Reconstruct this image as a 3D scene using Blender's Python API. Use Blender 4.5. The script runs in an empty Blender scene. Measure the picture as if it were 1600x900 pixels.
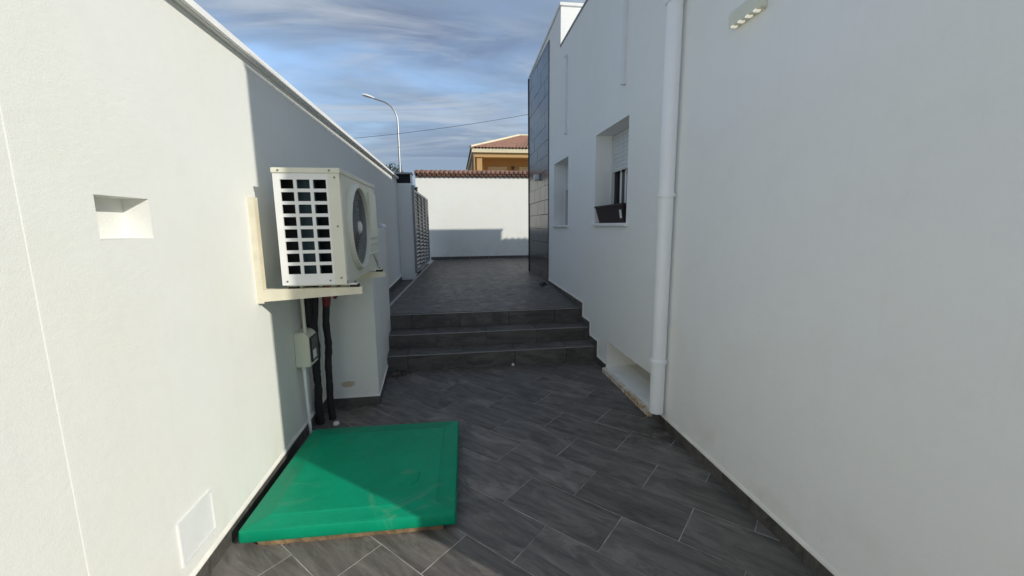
import bpy, bmesh, math, random
from mathutils import Vector, Matrix
random.seed(7)
R = math.radians
scene = bpy.context.scene
col = scene.collection

# ------------------------------------------------------------------ camera
TH, PS, RO, FPX = .1534, .1367, -.0095, 640.18
fw = Vector((math.sin(PS)*math.cos(TH), math.cos(PS)*math.cos(TH), -math.sin(TH)))
rt0 = Vector((math.cos(PS), -math.sin(PS), 0)); up0 = rt0.cross(fw)
rt = rt0*math.cos(RO) + up0*math.sin(RO); up = up0*math.cos(RO) - rt0*math.sin(RO)
cd = bpy.data.cameras.new('camera'); cam = bpy.data.objects.new('camera', cd); col.objects.link(cam)
cd.sensor_width = 36; cd.lens = 36*FPX/1600; cd.clip_start = .05; cd.clip_end = 4000
cam.matrix_world = Matrix(((rt.x, up.x, -fw.x, 0), (rt.y, up.y, -fw.y, 0), (rt.z, up.z, -fw.z, 1.6), (0, 0, 0, 1)))
scene.camera = cam

# ------------------------------------------------------------------ light
SUN_EL = math.atan(.459)
SH = Vector((.772, -.635)).normalized()              # horizontal direction to the sun
SUN = Vector((SH.x*math.cos(SUN_EL), SH.y*math.cos(SUN_EL), math.sin(SUN_EL)))
w = bpy.data.worlds.new('World'); scene.world = w; w.use_nodes = True
nt = w.node_tree; nt.nodes.clear()
def wn(t, **k):
    n = nt.nodes.new(t)
    for a, b in k.items(): setattr(n, a, b)
    return n
sky = wn('ShaderNodeTexSky', sky_type='NISHITA', sun_disc=False, sun_elevation=SUN_EL,
         sun_rotation=math.atan2(SUN.x, SUN.y), air_density=1.0, dust_density=.6, ozone_density=2.0)
geo = wn('ShaderNodeTexCoord')
sep = wn('ShaderNodeSeparateXYZ'); nt.links.new(geo.outputs['Generated'], sep.inputs[0])
den = wn('ShaderNodeMath', operation='ADD'); nt.links.new(sep.outputs['Z'], den.inputs[0]); den.inputs[1].default_value = .16
mx = wn('ShaderNodeMath', operation='MAXIMUM'); nt.links.new(den.outputs[0], mx.inputs[0]); mx.inputs[1].default_value = .12
dx = wn('ShaderNodeMath', operation='DIVIDE'); nt.links.new(sep.outputs['X'], dx.inputs[0]); nt.links.new(mx.outputs[0], dx.inputs[1])
dy = wn('ShaderNodeMath', operation='DIVIDE'); nt.links.new(sep.outputs['Y'], dy.inputs[0]); nt.links.new(mx.outputs[0], dy.inputs[1])
cmb = wn('ShaderNodeCombineXYZ'); nt.links.new(dx.outputs[0], cmb.inputs[0]); nt.links.new(dy.outputs[0], cmb.inputs[1])
def cloud(rot, sc, scale, detail, rough, dist, lo, hi):
    mp = wn('ShaderNodeMapping'); mp.inputs['Rotation'].default_value = (0, 0, R(rot)); mp.inputs['Scale'].default_value = sc
    nt.links.new(cmb.outputs[0], mp.inputs[0])
    nz = wn('ShaderNodeTexNoise'); nz.inputs['Scale'].default_value = scale; nz.inputs['Detail'].default_value = detail; nz.inputs['Roughness'].default_value = rough; nz.inputs['Distortion'].default_value = dist
    nt.links.new(mp.outputs[0], nz.inputs['Vector'])
    mr = wn('ShaderNodeMapRange', interpolation_type='SMOOTHSTEP'); nt.links.new(nz.outputs['Fac'], mr.inputs[0]); mr.inputs[1].default_value = lo; mr.inputs[2].default_value = hi
    return mr.outputs[0]
def mixw(f, a, b, k):
    m = wn('ShaderNodeMix', data_type='RGBA')
    mm = wn('ShaderNodeMath', operation='MULTIPLY'); nt.links.new(f, mm.inputs[0]); mm.inputs[1].default_value = k
    nt.links.new(mm.outputs[0], m.inputs['Factor']); nt.links.new(a, m.inputs['A']); m.inputs['B'].default_value = (*b, 1)
    return m.outputs['Result']
veil = cloud(24, (.5, 1.0, 1), .9, 5, .55, .3, .26, .56)
wisp = cloud(20, (.45, 1.5, 1), 1.9, 9, .60, 1.0, .43, .70)
dark = cloud(26, (.45, 1.5, 1), 1.5, 6, .5, .6, .52, .75)
c1 = mixw(veil, sky.outputs[0], (1.06, 1.37, 1.86), .92)
c2 = mixw(dark, c1, (.68, .86, 1.36), .75)
c3 = mixw(wisp, c2, (2.35, 2.60, 2.90), .70)
bg = wn('ShaderNodeBackground'); bg.inputs['Strength'].default_value = .15
nt.links.new(c3, bg.inputs[0])
wo = wn('ShaderNodeOutputWorld'); nt.links.new(bg.outputs[0], wo.inputs[0])
sl = bpy.data.lights.new('sun', 'SUN'); sl.energy = 2.25; sl.angle = R(.55); sl.color = (1, .955, .86)
so = bpy.data.objects.new('sun', sl); col.objects.link(so); so.location = (8, -6, 9)
so.rotation_euler = SUN.to_track_quat('Z', 'Y').to_euler()
vs = scene.view_settings
vs.view_transform = 'Standard'; vs.look = 'None'; vs.gamma = 1; vs.use_curve_mapping = False; vs.exposure = 0.65
scene.render.engine = 'CYCLES'
scene.cycles.max_bounces = 14; scene.cycles.diffuse_bounces = 10

# ------------------------------------------------------------------ helpers
def link(o, parent=None):
    col.objects.link(o)
    if parent is not None: o.parent = parent
    return o
def tag(o, label=None, cat=None, group=None, kind=None):
    if label: o['label'] = label
    if cat: o['category'] = cat
    if group: o['group'] = group
    if kind: o['kind'] = kind
    return o
def empty(name, loc=(0, 0, 0)):
    o = bpy.data.objects.new(name, None); o.empty_display_size = .1; o.location = loc
    return link(o)
class MB:
    def __init__(s): s.bm = bmesh.new()
    def poly(s, pts):
        vs_ = [s.bm.verts.new(p) for p in pts]; return s.bm.faces.new(vs_)
    def box(s, x0, x1, y0, y1, z0, z1, bev=0, seg=2):
        r = bmesh.ops.create_cube(s.bm, size=1, matrix=Matrix.Translation(((x0+x1)/2, (y0+y1)/2, (z0+z1)/2)) @ Matrix.Diagonal((x1-x0, y1-y0, z1-z0, 1)))
        if bev:
            es = list({e for v in r['verts'] for e in v.link_edges})
            bmesh.ops.bevel(s.bm, geom=es, offset=bev, segments=seg, profile=.6, affect='EDGES')
        return s
    def prism(s, poly, vec):            # poly: 3D points of one end, vec: extrusion
        a = [s.bm.verts.new(p) for p in poly]; b = [s.bm.verts.new(Vector(p)+Vector(vec)) for p in poly]
        n = len(a); s.bm.faces.new(a[::-1]); s.bm.faces.new(b)
        for i in range(n): s.bm.faces.new((a[i], a[(i+1) % n], b[(i+1) % n], b[i]))
        return s
    def tube(s, pts, r, seg=12, caps=True):
        pts = [Vector(p) for p in pts]; rings = []
        n = len(pts)
        ref = None
        for i, p in enumerate(pts):
            t = (pts[min(i+1, n-1)] - pts[max(i-1, 0)]).normalized()
            if ref is None: ref = Vector((0, 0, 1)) if abs(t.z) < .9 else Vector((1, 0, 0))
            u = t.cross(ref).normalized(); v = t.cross(u).normalized(); ref = -v if False else ref
            rr = r[i] if isinstance(r, (list, tuple)) else r
            rings.append([s.bm.verts.new(p + u*rr*math.cos(2*math.pi*k/seg) + v*rr*math.sin(2*math.pi*k/seg)) for k in range(seg)])
        for a, b in zip(rings, rings[1:]):
            for k in range(seg): s.bm.faces.new((a[k], a[(k+1) % seg], b[(k+1) % seg], b[k]))
        if caps: s.bm.faces.new(rings[0][::-1]); s.bm.faces.new(rings[-1])
        return s
    def lathe(s, prof, c, axis='x', seg=48):   # prof: (radius, offset along axis)
        c = Vector(c); rings = []
        for rr, o in prof:
            ring = []
            for k in range(seg):
                a = 2*math.pi*k/seg; p, q = rr*math.cos(a), rr*math.sin(a)
                d = (o, p, q) if axis == 'x' else ((p, o, q) if axis == 'y' else (p, q, o))
                ring.append(s.bm.verts.new(c+Vector(d)))
            rings.append(ring)
        for a, b in zip(rings, rings[1:]):
            for k in range(seg): s.bm.faces.new((a[k], a[(k+1) % seg], b[(k+1) % seg], b[k]))
        return s
    def mesh(s, name, mat, smooth=False, ang=40):
        bmesh.ops.remove_doubles(s.bm, verts=s.bm.verts, dist=1e-5)
        bmesh.ops.recalc_face_normals(s.bm, faces=s.bm.faces)
        me = bpy.data.meshes.new(name); s.bm.to_mesh(me); s.bm.free()
        if mat is not None: me.materials.append(mat)
        if smooth:
            for p in me.polygons: p.use_smooth = True
            try: me.set_sharp_from_angle(angle=R(ang))
            except Exception: pass
        return me
    def build(s, name, mat, parent=None, smooth=False, ang=40):
        return link(bpy.data.objects.new(name, s.mesh(name, mat, smooth, ang)), parent)

# ------------------------------------------------------------------ materials
class NT:
    def __init__(s, name):
        s.m = bpy.data.materials.new(name); s.m.use_nodes = True
        s.t = s.m.node_tree; s.b = s.t.nodes['Principled BSDF']
        s.tc = s.t.nodes.new('ShaderNodeTexCoord')
    def n(s, t, **k):
        x = s.t.nodes.new(t)
        for a, b in k.items(): setattr(x, a, b)
        return x
    def l(s, a, b): s.t.links.new(a, b)
    def noise(s, scale, detail=4, rough=.5, dist=0, vec=None, stretch=None):
        x = s.n('ShaderNodeTexNoise'); x.inputs['Scale'].default_value = scale; x.inputs['Detail'].default_value = detail
        x.inputs['Roughness'].default_value = rough; x.inputs['Distortion'].default_value = dist
        v = vec if vec is not None else s.tc.outputs['Object']
        if stretch:
            mpn = s.n('ShaderNodeMapping'); mpn.inputs['Scale'].default_value = stretch; s.l(v, mpn.inputs[0]); v = mpn.outputs[0]
        s.l(v, x.inputs['Vector']); return x.outputs['Fac']
    def ramp(s, fac, stops):
        x = s.n('ShaderNodeValToRGB'); e = x.color_ramp.elements
        while len(e) < len(stops): e.new(.5)
        for q, (p, c) in zip(e, stops):
            q.position = p; q.color = (c, c, c, 1) if not isinstance(c, tuple) else (*c, 1)
        s.l(fac, x.inputs[0]); return x.outputs[0]
    def mix(s, f, a, b, blend='MIX'):
        x = s.n('ShaderNodeMix', data_type='RGBA'); x.blend_type = blend
        for key, v in (('Factor', f), ('A', a), ('B', b)):
            if isinstance(v, (int, float)): x.inputs[key].default_value = v
            elif isinstance(v, tuple): x.inputs[key].default_value = (*v, 1)
            else: s.l(v, x.inputs[key])
        return x.outputs['Result']
    def math(s, op, a, b):
        x = s.n('ShaderNodeMath', operation=op)
        for i, v in enumerate((a, b)):
            if isinstance(v, (int, float)): x.inputs[i].default_value = v
            else: s.l(v, x.inputs[i])
        return x.outputs[0]
    def bump(s, h, strength=.2, dist=.01, prev=None):
        x = s.n('ShaderNodeBump'); x.inputs['Strength'].default_value = strength; x.inputs['Distance'].default_value = dist
        s.l(h, x.inputs['Height'])
        if prev is not None: s.l(prev, x.inputs['Normal'])
        s.l(x.outputs[0], s.b.inputs['Normal']); return x.outputs[0]
    def set(s, col_=None, rough=None, metal=None, spec=None):
        for k, v in (('Base Color', col_), ('Roughness', rough), ('Metallic', metal), ('Specular IOR Level', spec)):
            if v is None: continue
            if isinstance(v, tuple): s.b.inputs[k].default_value = (*v, 1)
            elif isinstance(v, (int, float)): s.b.inputs[k].default_value = v
            else: s.l(v, s.b.inputs[k])
        return s.m

def plain(name, c, rough=.5, metal=0, var=.06, bump=0, bscale=60):
    k = NT(name); f = k.noise(7, 5, .6)
    c2 = tuple(max(0, x*(1-var*2)) for x in c)
    k.set(k.mix(k.ramp(f, [(.35, 0.), (.65, 1.)]), c2, c), rough, metal)
    if bump: k.bump(k.noise(bscale, 3), bump, .004)
    return k.m

def stucco(name, c, stain=(.62, .55, .36), amt=.5, top=.5, spot=None):
    k = NT(name)
    big = k.noise(.9, 5, .6); med = k.noise(5, 5, .65)
    c_d = tuple(x*.945 for x in c); c_w = (c[0]*.985, c[1]*.985, c[2]*.94)
    cc = k.mix(k.ramp(big, [(.35, 0.), (.7, 1.)]), c, c_w)
    cc = k.mix(k.ramp(med, [(.5, 0.), (.85, .8)]), cc, c_d)
    sp = k.n('ShaderNodeSeparateXYZ'); k.l(k.tc.outputs['Object'], sp.inputs[0])
    mr = k.n('ShaderNodeMapRange'); k.l(sp.outputs['Z'], mr.inputs[0])
    mr.inputs[1].default_value = top; mr.inputs[2].default_value = 0.02; mr.inputs[3].default_value = 0; mr.inputs[4].default_value = 1
    st = k.ramp(k.noise(3.2, 6, .65, .6), [(.47, 0.), (.75, 1.)])
    ms = k.math('MULTIPLY', k.math('MULTIPLY', mr.outputs[0], st), amt)
    cc = k.mix(ms, cc, stain)
    if spot:                      # one irregular patch where the paint has come off
        dv = k.n('ShaderNodeVectorMath', operation='DISTANCE'); mpn = k.n('ShaderNodeMapping'); mpn.inputs['Scale'].default_value = (1, 1, 1.9)
        k.l(k.tc.outputs['Object'], mpn.inputs[0]); k.l(mpn.outputs[0], dv.inputs[0]); dv.inputs[1].default_value = (spot[0], spot[1], spot[2]*1.9)
        dd = k.math('ADD', dv.outputs['Value'], k.math('MULTIPLY', k.noise(26, 4, .6, .3), .07))
        cc = k.mix(k.ramp(dd, [(.082, .85), (.100, 0.)]), cc, (.52, .41, .27))
    # faint vertical run-off streaks
    stv = k.ramp(k.noise(4, 4, .6, 0, None, (6, 6, .35)), [(.55, 0.), (.8, 1.)])
    cc = k.mix(k.math('MULTIPLY', stv, .10), cc, (c[0]*.8, c[1]*.8, c[2]*.76))
    k.set(cc, .88, 0, .25)
    b1 = k.bump(k.noise(2.4, 3, .5), .32, .02)
    b2 = k.bump(k.noise(22, 5, .6, .4, None, (1, 1, 1.8)), .22, .006, b1)
    k.bump(k.noise(190, 4, .7), .38, .003, b2)
    return k.m

def slate(name, base=(.132, .118, .106), lo=.52, rough=.5, scale=1.0):
    k = NT(name)
    oi = k.n('ShaderNodeObjectInfo')
    off = k.n('ShaderNodeVectorMath', operation='MULTIPLY_ADD')
    cv = k.n('ShaderNodeCombineXYZ')
    for i in range(3): k.l(oi.outputs['Random'], cv.inputs[i])
    k.l(cv.outputs[0], off.inputs[0]); off.inputs[1].default_value = (37, 53, 71); k.l(k.tc.outputs['Object'], off.inputs[2])
    v = off.outputs[0]
    streak = k.noise(13*scale, 9, .66, .5, v, (.16, 1.3, 1))
    swirl = k.noise(4.2*scale, 9, .68, 1.3, v, (.5, 1.4, 1))
    fine = k.noise(75, 5, .65, .2, v, (.14, 1.4, 1))
    c_lo = tuple(x*lo for x in base); c_hi = tuple(x*1.8 for x in base)
    cc = k.mix(k.ramp(streak, [(.38, 0.), (.60, 1.)]), c_lo, base)
    cc = k.mix(k.math('MULTIPLY', k.ramp(swirl, [(.50, 0.), (.64, 1.)]), .6), cc, c_hi)
    cc = k.mix(k.math('MULTIPLY', k.ramp(fine, [(.52, 0.), (.74, 1.)]), .38), cc, tuple(x*1.9 for x in base))
    # per tile tone and dusty traffic film in world space
    g = k.n('ShaderNodeNewGeometry')
    dust = k.ramp(k.noise(1.3, 6, .65, .8, g.outputs['Position']), [(.42, 0.), (.75, 1.)])
    cc = k.mix(k.math('MULTIPLY', dust, .22), cc, (.17, .16, .145))
    # brown damp stain below the downpipe and a few pale specks of paint
    dv = k.n('ShaderNodeVectorMath', operation='DISTANCE'); k.l(g.outputs['Position'], dv.inputs[0]); dv.inputs[1].default_value = (1.50, 2.78, 0)
    near = k.n('ShaderNodeMapRange'); k.l(dv.outputs['Value'], near.inputs[0]); near.inputs[1].default_value = .55; near.inputs[2].default_value = .05
    stn = k.math('MULTIPLY', near.outputs[0], k.ramp(k.noise(9, 6, .7, .6, g.outputs['Position']), [(.42, 0.), (.6, 1.)]))
    cc = k.mix(k.math('MULTIPLY', stn, .7), cc, (.030, .018, .010))
    spk = k.ramp(k.noise(34, 2, .4, 0, g.outputs['Position']), [(.76, 0.), (.79, 1.)])
    cc = k.mix(k.math('MULTIPLY', spk, .35), cc, (.35, .34, .32))
    tone = k.n('ShaderNodeMapRange'); k.l(oi.outputs['Random'], tone.inputs[0]); tone.inputs[3].default_value = .84; tone.inputs[4].default_value = 1.14
    cc = k.mix(1.0, cc, tone.outputs[0], 'MULTIPLY')
    rr = k.ramp(k.noise(9, 5, .6, .5, v), [(.3, rough-.1), (.7, rough+.14)])
    k.set(cc, rr, 0, .4)
    b1 = k.bump(streak, .12, .004)
    k.bump(fine, .10, .002, b1)
    return k.m

M = {}
M['wall'] = stucco('stucco_white', (.765, .77, .735))
M['wall_house'] = stucco('stucco_house', (.87, .87, .855), (.58, .50, .34), .42, .45)
M['wall_back'] = stucco('stucco_back', (.88, .88, .84), (.45, .45, .45), .5, 1.6)
M['coping'] = plain('coping_white', (.86, .855, .83), .7, var=.04, bump=.15)
M['coping_grey'] = plain('coping_grey', (.36, .36, .37), .7, bump=.2)
M['bead'] = plain('plaster_bead', (.86, .83, .76), .8, var=.07, bump=.4)
M['tile'] = slate('slate_tile')
M['tile_terrace'] = slate('slate_tile_terrace', (.086, .077, .069), .62, .5)
M['tile_skirt'] = slate('slate_skirting', (.098, .090, .081), .6, .55)
M['grout'] = plain('grout', (.48, .455, .41), .9, var=.3, bump=.4)
M['grout_dark'] = plain('grout_dark', (.13, .125, .12), .9, var=.3, bump=.4)
M['trim'] = plain('metal_trim', (.42, .41, .40), .4, .6)
def clad():
    k = NT('clad_tile'); oi = k.n('ShaderNodeObjectInfo')
    tn = k.n('ShaderNodeMapRange'); k.l(oi.outputs['Random'], tn.inputs[0]); tn.inputs[3].default_value = .85; tn.inputs[4].default_value = 1.12
    g = k.n('ShaderNodeNewGeometry'); n1 = k.noise(7, 6, .6, .8, g.outputs['Position'], (1, 1, .5))
    cc = k.mix(k.ramp(n1, [(.35, 0.), (.7, 1.)]), (.046, .043, .043), (.074, .070, .068))
    k.set(k.mix(1.0, cc, tn.outputs[0], 'MULTIPLY'), k.ramp(n1, [(.3, .17), (.7, .25)]), 0, .30)
    k.bump(k.noise(35, 4, .6, 0, g.outputs['Position']), .03, .002); return k.m
M['clad'] = clad()
M['white_pvc'] = plain('pvc_white', (.93, .93, .93), .28, var=.012)
M['white_paint'] = plain('white_paint', (.78, .78, .77), .45, var=.03)
M['cream'] = plain('cream_casing', (.74, .73, .60), .42, var=.03)
M['ac_white'] = plain('side_plate_white', (.80, .80, .78), .42, var=.03)
M['cream_dark'] = plain('bracket_cream', (.74, .69, .54), .5, var=.07)
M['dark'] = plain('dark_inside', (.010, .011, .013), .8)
M['black'] = plain('black_rubber', (.014, .014, .015), .65, bump=.3, bscale=140)
M['black_gloss'] = plain('black_gloss', (.012, .012, .013), .25)
M['grille_grey'] = plain('fan_grille', (.22, .23, .24), .5, .1)
M['fan_blade'] = plain('fan_blade', (.06, .063, .065), .6)
M['screw'] = plain('screw', (.22, .21, .18), .45, .6)
M['alu'] = plain('gate_aluminium', (.30, .305, .31), .45, .3)
M['galv'] = plain('galvanised', (.46, .47, .48), .42, .7)
M['red'] = plain('dark_red_plastic', (.16, .012, .014), .5)
M['brown'] = plain('planter_brown', (.022, .009, .009), .65)
M['soil'] = plain('soil', (.04, .028, .02), .95, bump=.5)
M['ochre'] = plain('ochre_render', (.58, .37, .16), .85, bump=.2)
M['cream_fascia'] = plain('fascia_cream', (.80, .72, .50), .8)
def terracotta():
    k = NT('terracotta'); oi = k.n('ShaderNodeObjectInfo'); g = k.n('ShaderNodeNewGeometry')
    a = k.mix(oi.outputs['Random'], (.18, .085, .058), (.33, .165, .11))
    cc = k.mix(k.ramp(k.noise(5, 6, .65, .4, g.outputs['Position']), [(.42, 0.), (.68, 1.)]), a, (.16, .11, .085))
    k.set(cc, .85); k.bump(k.noise(30, 4, .6), .4, .004); return k.m
M['terra'] = terracotta()
M['mortar'] = plain('sand_mortar', (.30, .20, .105), .95, var=.3, bump=.6, bscale=70)
M['ground'] = plain('dusty_ground', (.30, .27, .22), .95, var=.2)
M['leafdry'] = plain('dry_leaf', (.10, .060, .035), .8, var=.3)
M['leaf'] = plain('leaf_green', (.045, .075, .028), .6, var=.3)
M['bark'] = plain('bark', (.12, .09, .06), .9, bump=.6)
M['frame_dark'] = plain('frame_dark', (.05, .05, .052), .4)
M['shutter'] = plain('shutter_slat', (.72, .73, .73), .5)
M['cable'] = plain('cable_black', (.06, .06, .062), .6)
def teal():
    k = NT('coil_fins'); wv = k.n('ShaderNodeTexWave'); wv.inputs['Scale'].default_value = 60; k.l(k.tc.outputs['Object'], wv.inputs[0])
    k.set(k.mix(wv.outputs['Fac'], (.003, .012, .018), (.008, .045, .062)), .5, .3); return k.m
M['coil'] = teal()
def glass():
    k = NT('window_glass'); k.set((.02, .022, .025), .06, 0, .6); return k.m
M['glass'] = glass()
def led():
    k = NT('led_warm'); k.set((.9, .88, .8), .4); k.b.inputs['Emission Color'].default_value = (1, .93, .72, 1); k.b.inputs['Emission Strength'].default_value = .25; return k.m
M['led'] = led()
def green():
    k = NT('green_plastic')
    g = k.noise(4, 6, .65, .4); d = k.ramp(k.noise(3.1, 7, .7, 1.2), [(.58, 0.), (.78, 1.)])
    cc = k.mix(k.ramp(g, [(.3, 0.), (.7, 1.)]), (.0, .230, .116), (.0, .290, .150))
    cc = k.mix(k.math('MULTIPLY', d, .36), cc, (.26, .30, .23))
    sc = k.ramp(k.noise(16, 6, .7, .3, None, (1, 5, 1)), [(.62, 0.), (.75, 1.)])
    cc = k.mix(k.math('MULTIPLY', sc, .22), cc, (.10, .36, .24))
    k.set(cc, k.ramp(k.noise(8, 5, .6), [(.3, .42), (.7, .6)]), 0, .22)
    b = k.bump(k.noise(2.6, 3), .35, .02)
    k.bump(k.noise(110, 3, .6), .22, .003, b); return k.m
M['green'] = green()

# ------------------------------------------------------------------ ground
XL, XR = -1.19, 1.60
YB = 13.05
g = MB(); g.poly([(-1500, -1500, -.06), (1500, -1500, -.06), (1500, 2500, -.06), (-1500, 2500, -.06)])
tag(g.build('ground', M['ground']), kind='structure')

def clip_poly(poly, a, b, c):       # keep a*x+b*y<=c
    out = []
    for i in range(len(poly)):
        p, q = poly[i], poly[(i+1) % len(poly)]
        dp, dq = a*p[0]+b*p[1]-c, a*q[0]+b*q[1]-c
        if dp <= 0: out.append(p)
        if (dp < 0 < dq) or (dq < 0 < dp):
            t = dp/(dp-dq); out.append((p[0]+t*(q[0]-p[0]), p[1]+t*(q[1]-p[1])))
    return out
def area(p): return abs(sum(p[i][0]*p[(i+1) % len(p)][1]-p[(i+1) % len(p)][0]*p[i][1] for i in range(len(p))))/2
def slab(mb, poly, z0, z1, ch=.0010):
    """flat piece with a chamfered top edge"""
    cx = sum(p[0] for p in poly)/len(poly); cy = sum(p[1] for p in poly)/len(poly)
    n = len(poly)
    def ins(p):
        d = Vector((cx-p[0], cy-p[1])); L = d.length or 1
        return (p[0]+d.x/L*ch*1.4, p[1]+d.y/L*ch*1.4)
    a = [mb.bm.verts.new((*p, z0)) for p in poly]; b = [mb.bm.verts.new((*p, z1-ch)) for p in poly]
    c = [mb.bm.verts.new((*ins(p), z1)) for p in poly]
    mb.bm.faces.new(c)
    for i in range(n):
        j = (i+1) % n
        mb.bm.faces.new((a[i], a[j], b[j], b[i])); mb.bm.faces.new((b[i], b[j], c[j], c[i]))

# lower patio: diagonal 60x30 planks, half bond
fl = MB(); fl.box(-1.42, 5.5, -4.2, 4.49, -.055, -.0018)
floor = tag(fl.build('patio_floor', M['grout']), kind='structure')
S2 = math.sqrt(.5)
LX, LY, J = .6015, .305, .0050
full = None; tcount = 0
for k in range(-5, 18):
    n0 = 1.685 + .305*(k-3); n1 = n0+LY
    s_off = -.76 if k % 2 else -1.061
    for i in range(-9, 8):
        s0 = s_off + LX*i; s1 = s0+LX
        sq = [(s0+J/2, n0+J/2), (s1-J/2, n0+J/2), (s1-J/2, n1-J/2), (s0+J/2, n1-J/2)]
        pw = [((s+n)*S2, (n-s)*S2) for s, n in sq]
        pc = pw
        for (a, b, c) in ((-1, 0, 1.188), (1, 0, 1.598), (0, -1, .9), (0, 1, 4.477)): 
            pc = clip_poly(pc, a, b, c)
            if len(pc) < 3: break
        if len(pc) < 3 or area(pc) < .0006: continue
        cxs, cys = (s0+s1)/2, (n0+n1)/2
        c0 = Vector(((cxs+cys)*S2, (cys-cxs)*S2, 0))
        # local frame: x along plank (1,-1)/sqrt2
        def loc(p): return ((p[0]-c0.x)*S2-(p[1]-c0.y)*S2, (p[0]-c0.x)*S2+(p[1]-c0.y)*S2)
        if abs(area(pc)-area(pw)) < 1e-6:
            if full is None:
                m_ = MB(); slab(m_, [loc(p) for p in pw], -.012, 0); full = m_.mesh('tile', M['tile'])
            me = full
        else:
            m_ = MB(); slab(m_, [loc(p) for p in pc], -.012, 0); me = m_.mesh('tile', M['tile'])
        o = bpy.data.objects.new('tile', me); o.location = (c0.x, c0.y, random.uniform(-.0006, .0006)); o.rotation_euler = (0, 0, R(-45))
        link(o, floor); tcount += 1

# terrace with a slight fall, plain tiles
def zt(x, y):
    tr = .523 + .08*max(0, min(1, (y-5.06)/1.9)) - .045*max(0, min(1, (y-8.7)/4.3))
    t = max(0, min(1, (x+.85)/2.45))
    return .527*(1-t) + tr*t
def tl(y): return -.948 + (y-5.06)*.034            # left edge of the terrace
tb = MB(); NYT = 20
for i in range(NYT):
    y0 = 5.062+(YB+.3-5.062)*i/NYT; y1 = 5.062+(YB+.3-5.062)*(i+1)/NYT
    for q in range(8):
        def X(y, f): return tl(y)+(XR+.9*(y > 8.7)*0+.01-tl(y))*f
        pts = [(X(y0, q/8), y0), (X(y0, (q+1)/8), y0), (X(y1, (q+1)/8), y1), (X(y1, q/8), y1)]
        tb.poly([(a, b, zt(a, b)-.008) for a, b in pts])
terrace = tag(tb.build('terrace', M['grout_dark']), kind='structure')
tb = MB(); tb.box(1.62, 9.5, 8.75, YB+.25, .3, .545); tag(tb.build('terrace', M['tile_terrace']), kind='structure')
row = 0; y = 5.08
while y < YB:
    y1 = min(y+.5985, YB-.012)
    x = tl(y)+.045 - (.6 if row % 2 else .1)
    while x < XR-.02:
        a0, a1 = max(x, tl(y)+.045), min(x+1.1985, XR-.012)
        if a1-a0 > .03:
            cx, cy = (a0+a1)/2, (y+y1)/2
            m_ = MB(); h = (a1-a0)/2; v_ = (y1-y)/2
            c4 = [(-h, -v_), (h, -v_), (h, v_), (-h, v_)]
            zz = [zt(cx+p[0], cy+p[1]) for p in c4]
            t4 = [m_.bm.verts.new((*p, z)) for p, z in zip(c4, zz)]; b4 = [m_.bm.verts.new((*p, z-.012)) for p, z in zip(c4, zz)]
            m_.bm.faces.new(t4)
            for i in range(4): m_.bm.faces.new((t4[i], t4[(i+1) % 4], b4[(i+1) % 4], b4[i]))
            o = m_.build('tile', M['tile_terrace'], terrace); o.location = (cx, cy, 0)
        x += 1.2
    y += .60; row += 1
m_ = MB()
m_.prism([(tl(5.1), 5.1, .40), (tl(YB), YB, .40), (tl(YB)+.04, YB, .40), (tl(5.1)+.04, 5.1, .40)], (0, 0, .13))
m_.build('edge_trim', M['trim'], terrace)
m_ = MB(); m_.box(-1.45, -.62, 5.12, YB+.3, .2, .415); tag(m_.build('driveway_strip', M['tile_terrace']), kind='structure')
m_ = MB(); m_.box(-14, -1.46, 9.9, YB+14, -.05, .40); m_.box(-1.455, -.3, YB+.31, YB+14, -.05, .398); tag(m_.build('street', M['grout_dark']), kind='structure')

# ------------------------------------------------------------------ steps
steps = empty('stone_steps', (0, 4.5, 0)); tag(steps, 'three dark grey tiled steps rising to the terrace', 'steps')
def child(mb, name, mat, par, smooth=False):
    o = mb.build(name, mat, None, smooth); o.parent = par
    o.matrix_parent_inverse = Matrix.Translation(-par.location) if par.type == 'EMPTY' else Matrix.Identity(4)
    return o
SY = [4.480, 4.760, 5.055]; SZ = [.18, .343, .523]
XS0 = -.86
co = MB()
for i in range(3):
    co.box(XS0, XR+.02, SY[i]+.012, 5.3-.01*i, (0 if i == 0 else SZ[i-1])-.03, SZ[i]-.013-.0005*i)
child(co, 'core', M['grout_dark'], steps)
for i in range(3):
    zb = 0 if i == 0 else SZ[i-1]
    for kind in ('riser', 'tread'):
        if kind == 'tread' and i == 2: continue
        x = XS0 - random.choice((0, .3, .17))
        while x < XR-.01:
            a0, a1 = max(x, XS0)+.0015, min(x+.6, XR)-.0015
            if a1-a0 > .02:
                m_ = MB(); c = (a0+a1)/2
                if kind == 'riser': m_.box(a0-c, a1-c, SY[i], SY[i]+.012, zb+.001, SZ[i]-.004)
                else: m_.box(a0-c, a1-c, SY[i]+.004, SY[i+1]-.001, SZ[i]-.012, SZ[i], .001, 1)
                o = child(m_, kind+'_tile', M['tile'] if kind == 'tread' else M['tile_skirt'], steps); o.location.x = c
            x += .603
    m_ = MB(); m_.box(XS0, XR-.001, SY[i]-.004, SY[i]+.003, SZ[i]-.006, SZ[i]+.001); child(m_, 'nosing', M['trim'], steps)

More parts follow.
